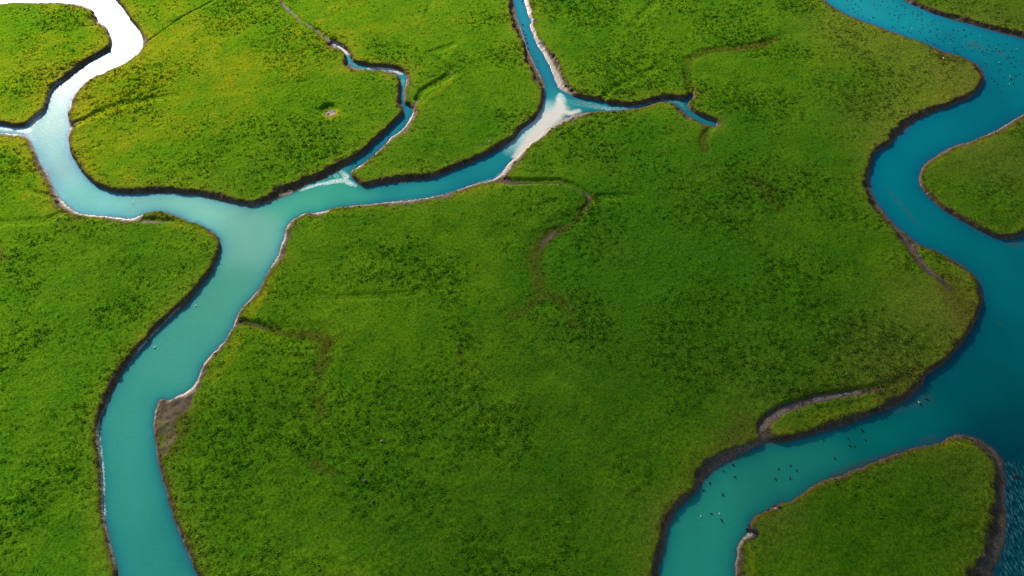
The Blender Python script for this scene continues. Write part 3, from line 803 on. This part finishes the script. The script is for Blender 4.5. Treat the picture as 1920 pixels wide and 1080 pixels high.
size = (0.14 + 0.16 * rng.random(n) ** 2) * (0.85 + 0.3 * tl_) * (0.8 + 0.4 * np.clip((la - .35) * 3, 0, 1))
cc = veg_colour(np.clip(sample(YEL, tx, ty) + 0.28 * (rng.random(n) - .5), 0, 1), sample(OLI, tx, ty), dr)
cc = cc * (0.88 + 0.52 * rng.random(n))[:, None]
NBL = 5
k = np.arange(NBL)
ang = rng.random(n)[:, None] * 6.283 + k[None] * (6.283 / NBL) + 0.5 * (rng.random((n, NBL)) - .5)
el = R(5) + R(34) * rng.random((n, NBL))
ln = size[:, None] * (0.75 + 0.5 * rng.random((n, NBL)))
dx, dy = np.cos(ang), np.sin(ang)
wd = ln * 0.42
base = np.stack([tx, ty, tz - 0.05], -1)[:, None, :]
tip = base + np.stack([dx * np.cos(el) * ln, dy * np.cos(el) * ln, np.sin(el) * ln * 0.95], -1)
m = base + 0.45 * (tip - base) + np.stack([0 * dx, 0 * dy, 0.16 * ln], -1)
l_ = m + np.stack([-dy * wd, dx * wd, 0 * wd], -1)
r_ = m + np.stack([dy * wd, -dx * wd, 0 * wd], -1)
bb = np.broadcast_to(base, tip.shape)
V = np.stack([bb, r_, tip, l_], 2).reshape(-1, 3)
Fq = np.arange(len(V)).reshape(-1, 4)
grass = mesh_from('marsh_grass', V, Fq, tl.m, smooth=False)
tag(grass, 'short green and yellow tussock grass covering the marsh flats', 'grass', kind='stuff')
vcol(grass, 'veg', np.repeat(cc, NBL * 4, 0))
print('tufts', n)

# ------------------------------------------------------------------ birds
def lathe_body(rings, seg=8):
    """rings: (x, z, half width y, half height z)"""
    vs, fs = [], []
    for (x, z, a, b_) in rings:
        for k in range(seg):
            t = 2 * math.pi * k / seg
            vs.append((x, a * math.cos(t), z + b_ * math.sin(t)))
    for r in range(len(rings) - 1):
        for k in range(seg):
            k2 = (k + 1) % seg
            fs.append((r * seg + k, r * seg + k2, (r + 1) * seg + k2, (r + 1) * seg + k))
    fs.append(tuple(range(seg))[::-1])
    fs.append(tuple(range((len(rings) - 1) * seg, len(rings) * seg)))
    return vs, fs


def bird_mesh(name, mat, swim=True):
    # one continuous body: upturned tail, deep belly, breast, curved neck, head and bill; x forwards
    rings = [(-.34, .17, .02, .012), (-.28, .14, .06, .035), (-.18, .10, .12, .085), (-.04, .08, .155, .115), (.10, .085, .145, .115),
             (.19, .12, .10, .095), (.225, .19, .055, .055), (.235, .26, .04, .04), (.25, .31, .052, .048), (.30, .325, .05, .045), (.335, .315, .03, .022),
             (.38, .30, .024, .010), (.41, .295, .012, .006)]
    vs, fs = lathe_body(rings)
    b0 = len(vs)
    for s in (-1, 1):            # folded wings resting along the back
        for (x, y, z) in ((-.26, .05, .17), (-.10, .16, .15), (.08, .16, .14), (.12, .07, .20), (-.08, .07, .215)):
            vs.append((x, s * y, z))
        q = list(range(b0, b0 + 5)); b0 += 5
        fs.append(tuple(q) if s > 0 else tuple(q[::-1]))
    me = bpy.data.meshes.new(name)
    me.from_pydata(vs, [], fs)
    for p in me.polygons: p.use_smooth = True
    me.materials.append(mat); me.update()
    return me


m_dark = flat_mat('dark_feathers', (0.006, 0.010, 0.011), (0.022, 0.020, 0.018), 9)
m_white = flat_mat('white_feathers', (0.72, 0.74, 0.74), (0.85, 0.86, 0.86), 9)
m_brown = flat_mat('brown_feathers', (0.10, 0.075, 0.05), (0.20, 0.16, 0.12), 9)
duck_me = bird_mesh('duck', m_dark)
gull_me = bird_mesh('gull', m_white)

DUCKS_FLOCK = [(1593,8),(1604,7),(1610,12),(1614,18),(1609,21),(1602,22),(1608,26),(1584,11),(1590,17),(1599,16),(1637,32),(1638,8),(1650,10),(1644,15),(1664,14),(1668,25),(1677,28),
 (1672,15),(1681,12),(1689,9),(1694,9),(1696,14),(1689,27),(1695,26),(1685,29),(1685,33),(1671,36),(1684,40),(1683,45),(1693,51),(1678,53),(1673,50),(1614,1),(1655,2),(1675,2),(1565,1),(1588,1),
 (1597,1),(1662,1),(1617,31),(1629,37),(1678,19),(1696,20),(1712,21),(1721,20),(1721,25),(1727,24),(1730,27),(1725,28),(1720,29),(1737,30),(1711,25),(1725,34),(1719,36),(1729,35),(1727,38),
 (1752,38),(1747,40),(1752,44),(1740,47),(1747,46),(1704,44),(1729,45),(1730,51),(1763,39),(1728,55),(1724,59),(1726,62),(1702,59),(1708,62),(1742,60),(1744,57),(1757,54),(1768,50),(1757,63),
 (1755,67),(1745,71),(1735,72),(1738,76),(1761,72),(1768,76),(1772,71),(1775,67),(1781,65),(1785,62),(1787,56),(1795,57),(1787,69),(1782,73),(1786,77),(1795,63),(1802,70),(1807,56),(1810,67),
 (1820,63),(1830,78),(1810,81),(1816,85),(1803,87),(1749,81),(1753,83),(1759,85),(1789,90),(1800,92),(1807,92),(1790,96),(1797,100),(1826,92),(1836,91),(1822,95),(1852,75),(1854,85),(1872,83),
 (1887,82),(1850,92),(1860,96),(1842,98),(1841,95),(1850,100),(1857,101),(1845,104),(1866,95),(1868,91),(1874,96),(1882,94),(1897,95),(1905,96),(1915,89),(1890,102),(1887,107),(1892,107),(1900,107),
 (1889,111),(1905,115),(1915,114),(1895,118),(1914,120),(1902,125),(1848,119),(1849,123),(1875,120),(1875,130),(1873,134),(1858,146),(1864,152),(1869,157),(1881,145),(1878,151),(1882,160),(1900,156),
 (1901,146),(1902,143),(1896,148),(1905,141),(1912,138),(1875,170)]
GULLS_FLOCK = [(1718,22),(1710,53),(1763,59),(1781,81),(1762,36),(1867,89),(1908,91),(1846,107),(1873,117),(1837,67),(1894,142),(1893,157)]
DUCKS_LOW = [(1378,894),(1355,927),(1357,883),(1331,905),(1319,919),(1374,871),(1334,963),(1353,975)]
DUCKS_LOW2 = [(1477,836),(1591,822),(1623,825),(1594,836),(1602,836),(1565,859),(1482,872),(1460,879),(1494,882),(1454,898),(1481,896)]
DUCKS_NORTH = [(981,58),(984,65),(988,80),(986,72),(990,91),(980,46),(1008,113),(979,2)]
DUCKS_MID = [(1726,757),(1738,748),(1617,807)]


def put_bird(me, name, px, py, label, cat, group=None, z=0.0, s=1.0, rz=None):
    o = bpy.data.objects.new(name, me)
    C.objects.link(o)
    p = at(px, py, z + 0.1)
    o.location = (p[0], p[1], z - 0.03 if z == 0 else z)
    o.rotation_euler = (0, 0, random.uniform(0, 6.283) if rz is None else rz)
    o.scale = (s, s, s)
    tag(o, label, cat, group)
    return o


def hz(px, py):
    p = at(px, py, H)
    return float(sample(Z, np.array([p[0]]), np.array([p[1]]))[0])


for q in DUCKS_FLOCK:
    put_bird(duck_me, 'duck', *q, 'small dark duck floating in the scattered flock on the blue river', 'duck', 'dark ducks scattered over the upper reach of the river', s=random.uniform(.62, .9))
for q in GULLS_FLOCK:
    put_bird(gull_me, 'gull', *q, 'tiny white gull floating among the dark ducks on the blue river', 'gull', 'white gulls among the flock on the river', s=random.uniform(.55, .75))
for q in DUCKS_LOW:
    put_bird(duck_me, 'duck', *q, 'dark duck on the teal water beside the broad brown mud bank', 'duck', 'dark ducks beside the lower mud bank', s=random.uniform(.75, .95))
for q in DUCKS_LOW2:
    put_bird(duck_me, 'duck', *q, 'dark duck on the teal water between the muddy spit and the rounded grass island', 'duck', 'dark ducks between the spit and the island', s=random.uniform(.75, .95))
for q in DUCKS_NORTH:
    put_bird(duck_me, 'duck', *q, 'dark duck swimming along the narrow blue creek above the white sandbar', 'duck', 'dark ducks on the narrow upper creek', s=random.uniform(.8, 1.1))
for q in DUCKS_MID:
    put_bird(duck_me, 'duck', *q, 'lone dark duck on dark teal water below the shaded river bend', 'duck', 'dark ducks below the river bend')
put_bird(gull_me, 'gull', 1723, 754, 'pale gull on the dark teal water beside two dark ducks', 'gull', s=.8)
put_bird(gull_me, 'gull', 1349, 963, 'pale gull on teal water next to a dark duck, nearer the grass island', 'gull', s=.65)
put_bird(gull_me, 'gull', 1314, 968, 'pale gull on teal water on its own, nearer the brown mud bank', 'gull', s=.65)
put_bird(gull_me, 'gull', 249, 379, 'white gull, upper bird of the close pair on the milky left channel', 'gull', s=.9)
put_bird(gull_me, 'gull', 250, 382, 'white gull, lower bird of the close pair on the milky left channel', 'gull', s=.75)
put_bird(gull_me, 'gull', 367, 573, 'single white gull mid-channel just below the wide turquoise bend', 'gull', s=.8)
put_bird(gull_me, 'gull', 290, 651, 'single white gull floating near the dark left bank of the turquoise channel', 'gull', s=.9)
put_bird(gull_me, 'gull', 917, 265, 'white gull standing on grass near the bank of the middle channel', 'gull', z=hz(917, 265) + .15, s=.9)
put_bird(gull_me, 'gull', 1769, 109, 'white gull resting on brown grass beside the upper river', 'gull', z=hz(1769, 109) + .15, s=.8)


# ------------------------------------------------------------------ stones and lumps
def rock(name, px, py, z, size, mat, label, cat='rock', seed=1, flat=.55, rz=0.0):
    import bmesh
    bm = bmesh.new()
    bmesh.ops.create_icosphere(bm, subdivisions=3, radius=1.0)
    r = random.Random(seed)
    ph = [r.uniform(0, 6) for _ in range(6)]
    for v in bm.verts:
        c = v.co
        k = 1 + .16 * math.sin(3.1 * c.x + ph[0]) * math.cos(2.7 * c.y + ph[1]) + .1 * math.sin(6 * c.z + ph[2] + 4 * c.x) + .06 * math.sin(11 * c.y + ph[3]) + .05 * math.cos(13 * c.x + ph[4])
        v.co = c * k
    me = bpy.data.meshes.new(name); bm.to_mesh(me); bm.free()
    for p in me.polygons: p.use_smooth = True
    me.materials.append(mat)
    o = bpy.data.objects.new(name, me); C.objects.link(o)
    p = at(px, py, z)
    o.location = (p[0], p[1], z); o.scale = (size[0], size[1], size[0] * flat); o.rotation_euler = (0, 0, rz)
    return tag(o, label, cat)


m_rock = flat_mat('dark_wet_rock', (0.010, 0.008, 0.008), (0.03, 0.025, 0.022), 3, .55)
m_stone = flat_mat('grey_stone', (0.05, 0.042, 0.02), (0.15, 0.125, 0.06), 3, .8)
m_pale = flat_mat('pale_stone', (0.22, 0.20, 0.10), (0.36, 0.33, 0.20), 3, .8)
rock('dark_hollow', 1411, 997, .45, (1.05, .52), m_rock, 'dark lump standing in for a shaded hollow above the pale mud notch of the island', seed=3, rz=R(-38))  # solid lump placed for the shade under the grass overhang
rock('rock', 1406, 984, .25, (.35, .28), m_rock, 'small black rock at the waterline just above the large dark lump', seed=4)
rock('rock', 1441, 957, .35, (.38, .28), m_rock, 'round black rock left of the small pale notch on the island shore', seed=5)
rock('rock', 1453, 949, .3, (.36, .3), m_rock, 'black rock at the water edge above the small pale notch', seed=6)
rock('rock', 1462, 952, .6, (.7, .3), m_rock, 'long low dark rock on grass right of the small pale notch', seed=7, rz=R(-12))
rock('rock', 1905, 893, .02, (.55, .45), m_rock, 'dark rock awash in rippled water at the lower right edge', seed=8)
rock('stone', 685, 902, 1.1, (.34, .26), m_stone, 'grey stone in the dark grass of the central marsh', 'stone', seed=9, flat=.9)
rock('stone', 700, 940, 1.05, (.3, .22), m_stone, 'brownish stone below the grey stone in the central marsh', 'stone', seed=10, flat=.8)
rock('stone', 716, 827, 1.05, (.3, .2), m_pale, 'small pale yellow stone high in the dark central marsh', 'stone', seed=11, flat=.6)
rock('stone', 615, 213, .45, (.34, .28), m_pale, 'pale stone lying in the bare hollow of the left marsh', 'stone', seed=12, flat=.7)
